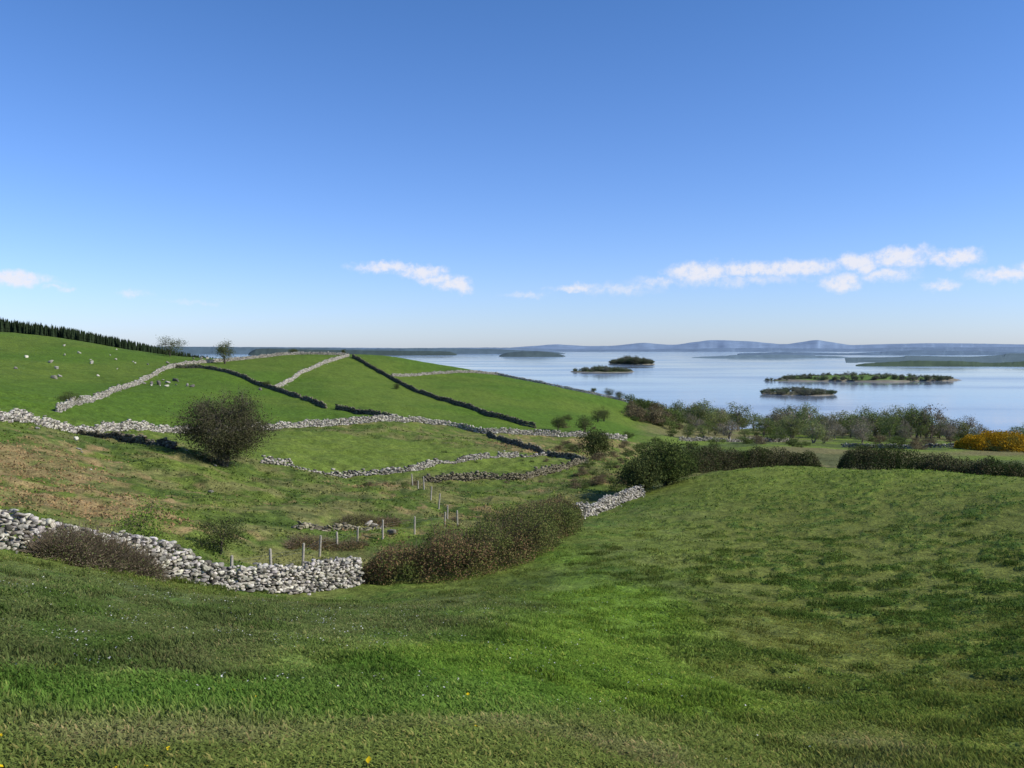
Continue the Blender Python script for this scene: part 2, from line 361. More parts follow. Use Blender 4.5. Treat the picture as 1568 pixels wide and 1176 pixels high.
# ---------- foliage helpers
def leaves(g,P,size,cols,up=.0):
    n_=len(P); a=rng.normal(size=(n_,3)); a/=np.linalg.norm(a,axis=1)[:,None]; b_=rng.normal(size=(n_,3)); b_[:,2]+=up
    b_=np.cross(a,b_); b_/=np.linalg.norm(b_,axis=1)[:,None]
    s=(size*rng.uniform(.6,1.3,n_))[:,None]*.5
    a=a*s; b_=b_*s*.65
    V=np.stack([P-a,P-b_*1.0,P+a,P+b_],1).reshape(-1,3); Fx=np.arange(n_*4).reshape(-1,4)
    g.add(V,Fx,np.repeat(cols,4,0))
def tubes(g,p0,p1,r0,r1,c,k=4):
    p0=np.asarray(p0,float);p1=np.asarray(p1,float);r0=np.asarray(r0);r1=np.asarray(r1)
    d=p1-p0; d/=np.linalg.norm(d,axis=1)[:,None]+1e-9; ref=np.where(np.abs(d[:,2:3])>.9,[[1.,0,0]],[[0,0,1.]]); u=np.cross(d,ref); u/=np.linalg.norm(u,axis=1)[:,None]; v=np.cross(d,u)
    th=np.arange(k)*2*math.pi/k; ring=np.cos(th)[None,:,None]*u[:,None]+np.sin(th)[None,:,None]*v[:,None]
    V=np.concatenate([p0[:,None]+ring*r0[:,None,None],p1[:,None]+ring*r1[:,None,None]],1)
    j=np.arange(k); f=np.stack([j,(j+1)%k,(j+1)%k+k,j+k],1); Fx=(f[None]+(np.arange(len(p0))*2*k)[:,None,None]).reshape(-1,4)
    g.add(V.reshape(-1,3),Fx,np.asarray(c))
def tree(H,W,ncl,lpc,ls,c1,c2,bark=(.11,.095,.075),tr=None,base=.12,stems=3,tw=10,sig=.12,lean=0,flat=1.0):
    g=Geo(); tr=tr or H*.03; rz=H*(1-base)/2; zc=H*(1+base)/2
    d=rng.normal(size=(ncl,3)); d/=np.linalg.norm(d,axis=1)[:,None]; rr=rng.uniform(.35,1,ncl)**.6*.86
    cl=d*rr[:,None]*np.array([W/2,W/2,rz])+np.array([lean,0,zc])
    cl*=1+.12*rng.normal(size=(ncl,1))*np.array([1,1,.5])
    cl[:,2]=np.maximum(cl[:,2],H*base+.3*rng.random(ncl))
    p0=[];p1=[];r0=[];r1=[]
    def seg(a,b,x,y): p0.append(a);p1.append(b);r0.append(x);r1.append(y)
    forks=[]
    for s in range(stems):
        a=rng.random()*6.28; off=np.array([math.cos(a),math.sin(a),0])*tr*(.8 if stems>1 else 0)
        f=off*2.5+np.array([rng.normal()*W*.05+lean*.4,rng.normal()*W*.05,H*rng.uniform(.22,.38)])
        md=(off+f)/2+rng.normal(size=3)*tr*.6
        seg(off-np.array([0,0,.3]),md,tr,tr*.8); seg(md,f,tr*.8,tr*.6)
        f2=f+np.array([rng.normal()*W*.08,rng.normal()*W*.08,H*.25]); seg(f,f2,tr*.6,tr*.3); forks+=[f,f2]
    forks=np.array(forks)
    for c in cl:
        f=forks[np.argmin(np.linalg.norm(forks-c,axis=1)+rng.random(len(forks))*H*.1)]
        m1=f+(c-f)*.45+np.array([0,0,H*.04])+rng.normal(size=3)*H*.02
        seg(f,m1,tr*.32,tr*.18); seg(m1,c,tr*.18,tr*.08)
        for _ in range(tw):
            e=c+rng.normal(size=3)*W*sig*.8+ (c-np.array([0,0,zc]))*.08+np.array([0,0,H*.02]); seg(c+(m1-c)*rng.random()*.4,e,tr*.07,tr*.025)
    tubes(g,p0,p1,r0,r1,np.array(bark),4)
    if lpc:
        c1=np.array(c1);c2=np.array(c2)
        P=np.repeat(cl,lpc,0)+rng.normal(size=(ncl*lpc,3))*np.array([W*sig,W*sig,H*sig*.75])
        t=np.clip(np.repeat(rng.random(ncl),lpc)*.5+rng.random(ncl*lpc)*.5,0,1)[:,None]
        ok=P[:,2]>.1*H*base
        leaves(g,P[ok],ls,(c1*(1-t)+c2*t)[ok])
    return g
def place(g,name,px,d,sink=.1,rot=0):
    x,y=T(px,d); o=g.make(name,M_leaf); o.location=(x,y,gz(x,y)-sink); o.rotation_euler[2]=rot; return o
place(tree(7.9,9.8,120,210,.17,(.045,.052,.024),(.125,.12,.058),bark=(.17,.145,.11),base=.03,stems=7,tw=16,sig=.085,tr=.2),'hawthorn_tree',342,90)
place(tree(2.6,2.1,26,70,.09,(.11,.18,.03),(.22,.31,.06),base=.12,stems=3,tw=8,sig=.12,tr=.05),'young_tree',216,36)
place(tree(1.9,3.0,28,110,.09,(.05,.07,.022),(.13,.155,.045),base=.15,stems=3,tw=10,sig=.11,tr=.07),'hawthorn_bush',333,43)
place(tree(5.0,6.2,60,230,.2,(.05,.075,.022),(.13,.16,.046),base=.03,stems=5,tw=9,sig=.10),'hawthorn_tree',1020,90)
place(tree(4.0,4.6,40,180,.2,(.055,.075,.025),(.13,.15,.05),base=.03,stems=5,tw=9,sig=.11),'hawthorn_tree',985,87)
place(tree(5.2,5.6,36,120,.3,(.055,.075,.025),(.13,.15,.05),base=.15),'hawthorn_tree',911,152)
for px,d,H,W in ((262,322,7.6,9.5),(345,300,8,6.5),(450,352,3,4),(527,360,2.5,2),(895,205,4.5,5),(855,200,3.6,3.6),(932,352,4,5),(948,350,4,4),(908,355,3,3),(108,140,2.2,4),(608,262,2.0,2.5),(915,250,4,5),(925,262,4,4),(870,235,2,3),(408,232,1.8,2.5)):
    place(tree(H,W,22,110,.035*H+.05,(.055,.07,.028),(.13,.15,.05),base=.12,tr=H*.03,tw=5),'hawthorn_tree',px,d)
protos=[tree(9,9,34,60,.40,c1,c2,bark=(.26,.22,.18),base=.12,tw=6,sig=.09).arrays() for c1,c2 in (((.14,.135,.08),(.27,.25,.16)),((.09,.125,.04),(.20,.25,.075)),((.19,.165,.12),(.30,.27,.20)),((.08,.12,.035),(.17,.22,.065)),((.15,.18,.06),(.28,.31,.12)))]
low=[tree(3.2,5,20,60,.30,c1,c2,base=.02,tw=4,sig=.13).arrays() for c1,c2 in (((.07,.10,.03),(.16,.20,.06)),((.12,.10,.06),(.23,.18,.10)),((.09,.125,.036),(.19,.24,.07)))]
def belt(name,items,prot):
    g=Geo()
    for px,d,s in items:
        x,y=T(px,d); z=gz(x,y)
        if z<.4: continue
        g.addgeo(prot[rng.integers(len(prot))],scale=(s*rng.uniform(.8,1.3),s*rng.uniform(.8,1.3),s*rng.uniform(.8,1.2)),rot=rng.random()*6,off=(x,y,z-.2),tint=rng.uniform(.8,1.2))
    g.make(name,M_leaf)
it=[(rng.uniform(1025,1140),rng.uniform(370,450),rng.uniform(.8,1.3)) for _ in range(34)]
it+=[(p,rng.uniform(330,400),s) for p,s in ((1205,1.35),(1222,1.5),(1240,1.2),(1262,.9),(1285,1.1),(1300,1.2),(1328,1.2),(1350,1.35),(1365,1.2),(1388,1.3),(1405,1.5),(1425,1.3),(1440,.9),(1470,.8),(1495,.6),(1180,.8),(1560,.7),(1575,.8),(1610,1.),(1650,1.1),(1195,1.1),(1375,1.1),(1415,1.2),(1232,1.3),(1310,1.1),(1340,1.2),(1395,1.3))]
it+=[(rng.uniform(1150,1480),rng.uniform(300,430),rng.uniform(.5,.95)) for _ in range(64)]
it+=[(rng.uniform(1050,1640),rng.uniform(250,330),rng.uniform(.3,.65)) for _ in range(40)]
it+=[(1245,250,.85),(1262,255,.75),(1320,262,.65)]
belt('shore_trees',it,protos)
it=[(rng.uniform(965,1050),rng.uniform(290,400),rng.uniform(.7,1.5)) for _ in range(46)]
it+=[(rng.uniform(1000,1640),rng.uniform(190,420),rng.uniform(.4,.9)) for _ in range(110)]
it+=[(rng.uniform(850,1060),rng.uniform(140,230),rng.uniform(.25,.6)) for _ in range(34)]
it+=[(rng.uniform(880,960),rng.uniform(95,125),rng.uniform(.15,.4)) for _ in range(26)]
it+=[(rng.uniform(540,640),rng.uniform(90,98),rng.uniform(.1,.22)) for _ in range(12)]
it+=[(rng.uniform(640,900),rng.uniform(98,140),rng.uniform(.08,.2)) for _ in range(20)]
it+=[(rng.uniform(250,420),rng.uniform(86,98),rng.uniform(.08,.18)) for _ in range(14)]
it+=[(rng.uniform(640,860),rng.uniform(56,72),rng.uniform(.06,.16)) for _ in range(12)]
belt('scrub_thicket',it,low)

# ---------- hedges / brambles
def hedge(name,pts,n_,ls,c1,c2,c3=None,stems=1200,wild=1.0):
    P=np.array([T(p[0],p[1]) for p in pts]); hh=np.array([p[2] for p in pts]); ww=np.array([p[3] for p in pts])
    s=np.concatenate([[0],np.cumsum(np.hypot(*np.diff(P,axis=0).T))]); L=s[-1]
    t=rng.random(n_)*L; a=rng.uniform(-.05,math.pi+.05,n_); rr=1-np.abs(rng.normal(size=n_))*.22
    h=np.interp(t,s,hh); w=np.interp(t,s,ww)
    lump=.38+wild*1.1*fbm(t,a*2.2,2.0,4,int(L))+(1-wild)*.45 ; end=np.minimum(np.minimum(t,L-t)/1.2,1)**.5
    rr=np.clip(rr,0,1)*lump*end
    tx=np.interp(t+.3,s,P[:,0])-np.interp(t-.3,s,P[:,0]); ty=np.interp(t+.3,s,P[:,1])-np.interp(t-.3,s,P[:,1]); l=np.hypot(tx,ty)+1e-9
    o=np.cos(a)*rr*w/2*1.15; x=np.interp(t,s,P[:,0])-ty/l*o+rng.normal(size=n_)*.12; y=np.interp(t,s,P[:,1])+tx/l*o+rng.normal(size=n_)*.12
    z=height(x,y)+np.abs(np.sin(a))**.8*rr*h+rng.normal(size=n_)*.07
    c1=np.array(c1);c2=np.array(c2); k=rng.random(n_)[:,None]; c=c1*(1-k)+c2*k
    if c3 is not None:
        q_=sm(.43,.6,fbm(t,a,2.2,3,int(L)+5))[:,None]*(rng.random(n_)[:,None]<.65); c=c*(1-q_)+np.array(c3)*q_*rng.uniform(.6,1.2,(n_,1))
    g=Geo(); leaves(g,np.stack([x,y,z],1),ls,c)
    i_=rng.integers(0,n_,stems); e=np.stack([x,y,z],1)[i_]+rng.normal(size=(stems,3))*[.25,.25,.18]+[0,0,.16]; b0=np.stack([x,y,z],1)[i_]; b0=b0+(np.stack([np.interp(t,s,P[:,0]),np.interp(t,s,P[:,1]),height(x,y)+.1],1)[i_]-b0)*.5
    tubes(g,b0,e,np.full(stems,.010*(1+ls*4)),np.full(stems,.004),np.array([.20,.16,.11]),3)
    return g.make(name,M_leaf)
hedge('bramble_hedge',[(548,43.5,1.4,2.0),(600,44,2.0,3.4),(680,45.5,2.5,4),(740,47,2.5,4),(790,51,2.4,4),(830,56,2.3,3.6),(868,63,2.5,3)],70000,.10,(.085,.115,.03),(.19,.22,.065),(.25,.165,.085),6000)
hedge('bramble_thicket',[(45,26.6,.7,.8),(90,27.4,1.05,1.3),(140,28.9,1.15,1.5),(190,30.2,1.25,1.6),(235,31.8,.9,1.3)],18000,.055,(.095,.125,.04),(.20,.24,.085),(.24,.19,.13),4600)
hedge('bramble_thicket',[(440,49,.4,1),(480,51,.7,1.5),(530,52,.5,1.4),(560,53,.4,1)],6000,.07,(.09,.11,.035),(.18,.20,.07),(.27,.19,.10),900)
hedge('bramble_thicket',[(520,62,.5,2),(545,64,.9,2.5),(590,66,.7,2.5),(610,67,.4,2)],6000,.08,(.10,.10,.035),(.18,.18,.07),(.30,.20,.11),700)
hedge('hawthorn_hedge',[(1035,100,3.4,4),(1100,106,3.2,3.6),(1160,108,2.9,3.2),(1220,108,3.0,3.2),(1262,106,2.7,3)],42000,.16,(.035,.052,.018),(.09,.12,.036),(.12,.11,.06),2500)
hedge('hawthorn_hedge',[(1285,99,2.9,3),(1380,97,2.9,3.2),(1470,92,2.7,3.2),(1580,86,2.6,3.2),(1700,84,2.6,3)],46000,.16,(.035,.052,.018),(.09,.13,.036),(.12,.11,.06),2500)
hedge('gorse_thicket',[(1470,205,2.4,9),(1530,205,4.0,13),(1600,205,3.4,13)],17000,.38,(.30,.19,.02),(.55,.33,.02),(.15,.15,.04),200)

# ---------- rough herbage on the unimproved ground, tussocks on the knoll
n_=80000; az=rng.uniform(-.62,.16,n_); r=24*np.exp(rng.random(n_)*math.log(170/24)); x=r*np.sin(az); y=r*np.cos(az)
r1=np.interp(az,*R1); r3=np.interp(az,*R3); br=brown(x,y); cl=fbm(x,y,1.5,3,201); fld=np.clip(blob(x,y,600,130,26,20)+blob(x,y,480,124,20,17),0,1)
ok=(r>r1+.6)&(r<r3-1)&(fld<.35)&(cl+br*.10>.51); x,y,r,br=x[ok],y[ok],r[ok],br[ok]; n_=len(x)
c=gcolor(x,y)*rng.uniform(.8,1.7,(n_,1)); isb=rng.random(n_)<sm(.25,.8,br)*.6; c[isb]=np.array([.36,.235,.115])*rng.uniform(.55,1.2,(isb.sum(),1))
g=Geo(); sz_=.07+r*.0018; z=height(x,y)+rng.random(n_)*.14; leaves(g,np.stack([x,y,z],1),sz_,c); g.make('bracken_and_rough_grass',M_leaf)
n_=90000; az=rng.uniform(-.1,.66,n_); r=16*np.exp(rng.random(n_)*math.log(98/16)); x=r*np.sin(az); y=r*np.cos(az); ok=(r<np.interp(az,*R1))&(tusk(x,y)>.35)&(pxof(x,y)>900+rng.random(n_)*150); x,y,r=x[ok],y[ok],r[ok]; n_=len(x)
c=gcolor(x,y)*rng.uniform(.9,1.7,(n_,1)); g=Geo(); leaves(g,np.stack([x,y,height(x,y)+rng.random(n_)*.08],1),.045+r*.0014,c); g.make('grass_tussocks',M_leaf)

# ---------- fence
def fence(pts,name='wire_fence',step=2.6):
    P=np.array([T(p[0],p[1]) for p in pts]); s=np.concatenate([[0],np.cumsum(np.hypot(*np.diff(P,axis=0).T))])
    t=np.arange(0,s[-1],step); x=np.interp(t,s,P[:,0]); y=np.interp(t,s,P[:,1]); z=height(x,y)
    g=Geo(); n_=len(t); lean=rng.normal(size=(n_,3))*[.08,.08,.08]
    b=np.stack([x,y,z-.2],1); tp=np.stack([x,y,z+1.25],1)+lean
    tubes(g,b,tp,np.full(n_,.075),np.full(n_,.07),np.array([.36,.33,.27]),6)
    tubes(g,tp,tp+[0,0,.05],np.full(n_,.07),np.full(n_,.005),np.array([.3,.28,.22]),6)
    for hgt in (.55,.9,1.05):
        w=b*(1-(hgt+.2)/1.45)+tp*((hgt+.2)/1.45); w=w+[.08,-.08,0]; tubes(g,w[:-1],w[1:],np.full(n_-1,.003),np.full(n_-1,.003),np.array([.25,.25,.25]),3)
    g.make(name,M_wood)
fence([(350,37.5),(375,39.5),(440,42),(500,50),(560,57),(625,61),(700,66)],step=3.6)
fence([(700,66),(665,78),(630,96)],step=5)

# ---------- conifer plantation
g=Geo(); sk=lambda px: np.interp(px,[-400,0,100,200,262,330,360],[462,488,500,520,534,547,553])
def conifer(g,x,y,z0,H):
    R=H*.15; k=7; th=np.arange(k*2)*math.pi/k+rng.random()*3
    V=[];Fc=[];n0=0
    for l in range(6):
        zb=z0+H*(.05+.15*l); zt=z0+H*min(.05+.15*l+.3,1); r=R*(1-l/6.5)
        rr=np.where(np.arange(k*2)%2==0,r*rng.uniform(.85,1.2,k*2),r*.55)
        ring=np.stack([x+np.cos(th)*rr,y+np.sin(th)*rr,np.full(2*k,zb)-np.where(np.arange(2*k)%2==0,H*.02,0)],1)
        V.append(ring);V.append([[x,y,zt]]); j=np.arange(2*k); Fc.append(np.stack([j,(j+1)%(2*k),np.full(2*k,2*k)],1)+n0); n0+=2*k+1
    g.add(np.vstack(V),np.vstack(Fc),np.array([.026,.040,.020])*rng.uniform(.7,1.5))
xs=[];
for _ in range(2400):
    px=rng.uniform(-420,352); d=rng.uniform(400,470); x,y=T(px,d); ztop=S(px,sk(px)+rng.exponential()*1.3-.5,435)[2]; xs.append((x,y,ztop))
xs=np.array(xs); zg=height(xs[:,0],xs[:,1])
for (x,y,zt),z0 in zip(xs,zg):
    H=zt-z0
    if H>2.5: conifer(g,x,y,z0,min(H,17)*rng.uniform(.93,1.02))
g.make('conifer_forest',M_leaf)

# ---------- islands
isl_tree=[tree(8,9,18,26,.9,c1,c2,bark=(.09,.08,.07),base=.05,tw=3,sig=.12).arrays() for c1,c2 in (((.10,.11,.065),(.18,.19,.11)),((.075,.105,.055),(.135,.17,.085)),((.14,.145,.105),(.21,.21,.155)))]
def island(px,d,Lh,Wd,hgt,ntree,ts,edge=.9,mid=1.0,dark=1,grass=(.07,.10,.035)):
    cx,cy=T(px,d); th=np.linspace(0,2*math.pi,96,endpoint=False); rings=[1.06,1.0,.96,.85,.65,.4,.2]
    V=[];C_=[]
    R_=1+.22*(fbm(np.cos(th)*2+px,np.sin(th)*2,.9,4,int(d))-.5)*2
    for k_ in rings:
        x=cx+np.cos(th)*R_*k_*Lh; y=cy+np.sin(th)*R_*k_*Wd; z=np.full(96,(-1.0 if k_>1.03 else (.0 if k_==1 else hgt*(1-k_)**.5+.25)))+(k_<.99)*(fbm(x,y,20,3,3)-.5)*hgt*.5
        V.append(np.stack([x,y,z],1)); C_.append(np.tile([.22,.2,.16] if k_>.95 else grass,(96,1)))
    V.append([[cx,cy,hgt]]); C_.append([grass])
    Fq=[];
    for a in range(len(rings)-1):
        j=np.arange(96); Fq.append(np.stack([j,(j+1)%96,(j+1)%96+96,j+96],1)+a*96)
    j=np.arange(96); b0=(len(rings)-1)*96; ft=np.stack([j+b0,(j+1)%96+b0,np.full(96,b0+96)],1)
    o=mk('wooded_island',np.vstack(V),[np.vstack(Fq),ft],M_island,np.vstack(C_),smooth=True)
    g=Geo()
    for _ in range(ntree):
        a=rng.random()*6.28; k_=rng.random()**.5*.93
        if rng.random()<edge: k_=rng.uniform(.82,.95)
        x=np.cos(a)*k_*Lh; y=np.sin(a)*k_*Wd; f=1-(1-mid)*abs(np.cos(a)*k_)
        s=ts*rng.uniform(.6,1.25)*f
        g.addgeo(isl_tree[rng.integers(3)],scale=(s*1.1,s*1.1,s),rot=rng.random()*6,off=(cx+x,cy+y,.2+hgt*(1-k_)**.5*.8),tint=dark*rng.uniform(.8,1.2))
    t=g.make('trees',M_leaf); t.parent=o
island(1222,925,41,32,2.4,110,.72,edge=.5,mid=.6,dark=1.1,grass=(.15,.14,.08))
island(1325,1330,142,64,8,230,.95,edge=.85,mid=.55,dark=1.0,grass=(.12,.19,.05))
island(922,1790,66,50,5,120,1.1,edge=.4,mid=.5,dark=1.0)
island(966,2650,72,60,6,130,2.4,edge=.3,mid=.5,dark=.85)
island(1195,1300,26,10,1,16,.5,edge=.5,dark=1)

# ---------- far shores and hills
def ridge(name,prof,d,c,depth=None,jit=1.0,bumpw=60,parent=None):  # c: land albedo with bluish distance haze painted in
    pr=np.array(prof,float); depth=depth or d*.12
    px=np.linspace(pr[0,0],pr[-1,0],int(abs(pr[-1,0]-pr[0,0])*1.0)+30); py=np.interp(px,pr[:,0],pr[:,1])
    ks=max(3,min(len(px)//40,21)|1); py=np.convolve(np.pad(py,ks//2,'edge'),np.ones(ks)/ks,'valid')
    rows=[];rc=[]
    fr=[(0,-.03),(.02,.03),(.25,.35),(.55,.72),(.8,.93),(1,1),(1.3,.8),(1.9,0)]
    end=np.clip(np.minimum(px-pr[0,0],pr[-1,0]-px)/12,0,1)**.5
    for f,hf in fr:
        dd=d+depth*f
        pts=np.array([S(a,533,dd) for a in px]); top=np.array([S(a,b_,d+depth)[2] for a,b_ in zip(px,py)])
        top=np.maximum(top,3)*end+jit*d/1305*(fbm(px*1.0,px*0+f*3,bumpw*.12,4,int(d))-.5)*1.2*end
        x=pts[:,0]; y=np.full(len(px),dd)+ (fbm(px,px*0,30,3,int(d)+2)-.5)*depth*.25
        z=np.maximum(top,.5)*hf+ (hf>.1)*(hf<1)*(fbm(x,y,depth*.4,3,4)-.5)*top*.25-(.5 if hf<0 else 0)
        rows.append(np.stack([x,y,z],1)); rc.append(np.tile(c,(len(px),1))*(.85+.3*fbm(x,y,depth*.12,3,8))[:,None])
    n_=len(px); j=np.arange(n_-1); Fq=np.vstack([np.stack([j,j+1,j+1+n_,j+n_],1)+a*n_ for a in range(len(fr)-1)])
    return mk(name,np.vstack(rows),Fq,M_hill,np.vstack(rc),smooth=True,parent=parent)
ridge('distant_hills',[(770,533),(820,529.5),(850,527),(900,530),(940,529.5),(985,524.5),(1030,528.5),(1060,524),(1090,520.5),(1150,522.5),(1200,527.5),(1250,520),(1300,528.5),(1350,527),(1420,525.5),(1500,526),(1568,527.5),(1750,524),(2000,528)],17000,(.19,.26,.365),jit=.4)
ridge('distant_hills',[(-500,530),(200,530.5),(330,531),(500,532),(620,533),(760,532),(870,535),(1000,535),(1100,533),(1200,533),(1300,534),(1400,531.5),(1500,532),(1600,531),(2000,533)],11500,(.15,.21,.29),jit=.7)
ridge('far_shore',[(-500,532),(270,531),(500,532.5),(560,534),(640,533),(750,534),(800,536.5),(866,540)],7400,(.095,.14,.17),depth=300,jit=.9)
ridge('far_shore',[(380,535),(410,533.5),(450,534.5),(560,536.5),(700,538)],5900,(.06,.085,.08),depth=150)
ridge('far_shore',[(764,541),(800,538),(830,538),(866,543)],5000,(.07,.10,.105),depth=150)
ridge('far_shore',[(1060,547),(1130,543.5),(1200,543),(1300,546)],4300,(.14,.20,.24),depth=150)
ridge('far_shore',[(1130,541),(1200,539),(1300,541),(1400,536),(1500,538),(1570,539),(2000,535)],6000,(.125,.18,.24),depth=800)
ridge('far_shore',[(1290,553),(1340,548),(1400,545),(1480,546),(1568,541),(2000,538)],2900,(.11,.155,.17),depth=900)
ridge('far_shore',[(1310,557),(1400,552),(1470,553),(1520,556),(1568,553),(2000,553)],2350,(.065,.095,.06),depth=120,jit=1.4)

# ---------- grass
def tuft(k,spread,h):
    a=rng.random(k)*6.28; r=np.sqrt(rng.random(k))*spread; bx=np.cos(a)*r; by=np.sin(a)*r
    hh=h*rng.uniform(.5,1.25,k); dr=rng.random(k)*6.28; bend=hh*rng.uniform(.2,1.2,k); w=rng.uniform(.0025,.005,k)*1.4
    pw=dr+math.pi/2; V=[];C_=[]
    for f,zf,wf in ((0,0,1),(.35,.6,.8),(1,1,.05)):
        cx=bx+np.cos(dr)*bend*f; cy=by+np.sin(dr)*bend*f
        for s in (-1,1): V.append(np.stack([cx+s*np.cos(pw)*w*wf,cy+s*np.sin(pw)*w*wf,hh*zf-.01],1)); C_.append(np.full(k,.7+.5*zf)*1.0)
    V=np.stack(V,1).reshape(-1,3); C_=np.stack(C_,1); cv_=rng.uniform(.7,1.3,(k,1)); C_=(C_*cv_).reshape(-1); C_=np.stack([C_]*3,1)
    yl=np.repeat(rng.random(k)<.14,6); C_[yl]*=[1.7,1.25,1.6]
    f=np.array([[0,1,3,2],[2,3,5,4]]); Fx=(f[None]+(np.arange(k)*6)[:,None,None]).reshape(-1,4)
    return V,Fx,C_
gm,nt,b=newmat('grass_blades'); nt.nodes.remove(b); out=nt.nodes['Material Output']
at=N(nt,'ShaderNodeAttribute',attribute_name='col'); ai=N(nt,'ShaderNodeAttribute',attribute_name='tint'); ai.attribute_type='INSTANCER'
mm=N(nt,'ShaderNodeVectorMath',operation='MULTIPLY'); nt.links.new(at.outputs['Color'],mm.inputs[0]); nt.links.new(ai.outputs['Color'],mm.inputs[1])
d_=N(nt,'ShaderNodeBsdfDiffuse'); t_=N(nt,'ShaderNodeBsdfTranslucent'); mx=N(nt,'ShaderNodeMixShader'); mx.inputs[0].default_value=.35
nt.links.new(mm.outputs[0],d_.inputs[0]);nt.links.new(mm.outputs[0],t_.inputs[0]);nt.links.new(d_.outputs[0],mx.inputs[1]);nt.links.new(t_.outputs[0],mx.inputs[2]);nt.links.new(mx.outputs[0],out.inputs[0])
coll=bpy.data.collections.new('grass_tufts')
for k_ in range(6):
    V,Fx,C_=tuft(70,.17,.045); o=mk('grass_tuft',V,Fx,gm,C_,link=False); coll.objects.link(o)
NG=32000
az=rng.uniform(-.66,.66,NG); r=3.2*np.exp(rng.random(NG)**.8*math.log(60/3.2)); r1=np.interp(az,*R1)
gx=r*np.sin(az); gy=r*np.cos(az); tk_=tusk(gx,gy)
ok=(r<r1-.3)&((r<20)|((r<34)&(rng.random(NG)<.4))|(tk_>.6)); az=az[ok]; r=r[ok]; gx=gx[ok]; gy=gy[ok]; tk_=tk_[ok]
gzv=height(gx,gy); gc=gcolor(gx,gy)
lush=fbm(gx,gy,1.1,3,101); lb=np.clip(blob(gx,gy,60,7.0,1.6,.8)+blob(gx,gy,280,7.0,.7,.4)+.5*blob(gx,gy,520,8.6,2.5,1.0),0,1)
sxy=(.8+.5*rng.random(len(gx)))*(1+np.clip(r/30,0,1.2)); shz=(.42+.36*rng.random(len(gx)))*(1+np.clip(r/60,0,1))*(.6+1.2*sm(.5,.70,lush)+1.2*lb+.7*tk_*sm(9,16,r))
gc*=(1-.28*sm(.52,.68,lush))[:,None]
me=bpy.data.meshes.new('grass'); me.vertices.add(len(gx)); me.vertices.foreach_set('co',np.stack([gx,gy,gzv],1).astype(np.float32).ravel())
a_=me.attributes.new('tint','FLOAT_COLOR','POINT'); a_.data.foreach_set('color',np.hstack([gc*1.38,np.ones((len(gx),1))]).astype(np.float32).ravel())
a_=me.attributes.new('sc','FLOAT_VECTOR','POINT'); a_.data.foreach_set('vector',np.stack([sxy,sxy,shz],1).astype(np.float32).ravel())
gob=bpy.data.objects.new('grass',me); scene.collection.objects.link(gob)
ng=bpy.data.node_groups.new('scatter_grass','GeometryNodeTree'); ng.interface.new_socket('Geometry',in_out='INPUT',socket_type='NodeSocketGeometry'); ng.interface.new_socket('Geometry',in_out='OUTPUT',socket_type='NodeSocketGeometry')
gi=ng.nodes.new('NodeGroupInput'); go=ng.nodes.new('NodeGroupOutput'); ip=ng.nodes.new('GeometryNodeInstanceOnPoints'); ci=ng.nodes.new('GeometryNodeCollectionInfo')
ci.inputs['Collection'].default_value=coll; ci.inputs['Separate Children'].default_value=True; ci.inputs['Reset Children'].default_value=True
ip.inputs['Pick Instance'].default_value=True
rv=ng.nodes.new('FunctionNodeRandomValue'); rv.data_type='FLOAT_VECTOR'; rv.inputs[0].default_value=(-.1,-.1,0); rv.inputs[1].default_value=(.1,.1,6.28)
na_=ng.nodes.new('GeometryNodeInputNamedAttribute'); na_.data_type='FLOAT_VECTOR'; na_.inputs['Name'].default_value='sc'
ng.links.new(gi.outputs[0],ip.inputs['Points']); ng.links.new(ci.outputs[0],ip.inputs['Instance']); ng.links.new(rv.outputs[0],ip.inputs['Rotation'])
ng.links.new([o for o in na_.outputs if o.enabled][0],ip.inputs['Scale']); ng.links.new(ip.outputs[0],go.inputs[0])
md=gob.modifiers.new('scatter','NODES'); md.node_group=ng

# ---------- daisies and dandelions
def flowers(name,regs,size,colr,hgt,rmin=4):
    P=[]
    for px,d,sx,sy,n_ in regs:
        cx,cy=T(px,d); P.append(np.stack([cx+rng.normal(size=n_)*sx,cy+rng.normal(size=n_)*sy],1))
    P=np.vstack(P); P=P[np.hypot(P[:,0],P[:,1])>rmin]; k=fbm(P[:,0],P[:,1],1.2,3,131); P=P[k>.47]; n_=len(P); z=height(P[:,0],P[:,1])+hgt*rng.uniform(.7,1.2,n_)
    th=np.arange(8)*math.pi/4; rr=np.where(np.arange(8)%2==0,1,.75)*size/2
    s=rng.uniform(.7,1.2,n_)[:,None]; til=rng.normal(size=(n_,2))*.35
    x=P[:,:1]+np.cos(th)*rr*s; y=P[:,1:]+np.sin(th)*rr*s; zz=z[:,None]+til[:,:1]*np.cos(th)*rr*s+til[:,1:]*np.sin(th)*rr*s
    V=np.concatenate([np.stack([x,y,zz],-1),np.stack([P[:,0],P[:,1],z-.008],-1)[:,None]],1)
    j=np.arange(8); f=np.stack([j,(j+1)%8,np.full(8,8)],1); Fx=(f[None]+(np.arange(n_)*9)[:,None,None]).reshape(-1,3)
    g=Geo(); g.add(V.reshape(-1,3),Fx,np.tile(colr,(n_*9,1)).astype(float))
    b0=np.stack([P[:,0],P[:,1],z-hgt-.02],1); t0=np.stack([P[:,0],P[:,1],z-.009],1); tubes(g,b0,t0,np.full(n_,.0015),np.full(n_,.0015),np.array([.05,.1,.02]),3)
    g.make(name,M_leaf)
flowers('daisies',[(250,13,4,4,1200),(120,11,2,2.5,300),(450,18,4,5,1300),(650,15,3,3,200),(60,20,4,4,600),(500,28,5,4,700)],.026,(.75,.75,.7),.055,8.5)
flowers('dandelions',[(300,6,2.5,1,10),(600,7,2.5,1.5,10),(120,9,3,2,12),(1000,9,3,3,8),(450,13,4,4,14)],.035,(.75,.55,.02),.06)

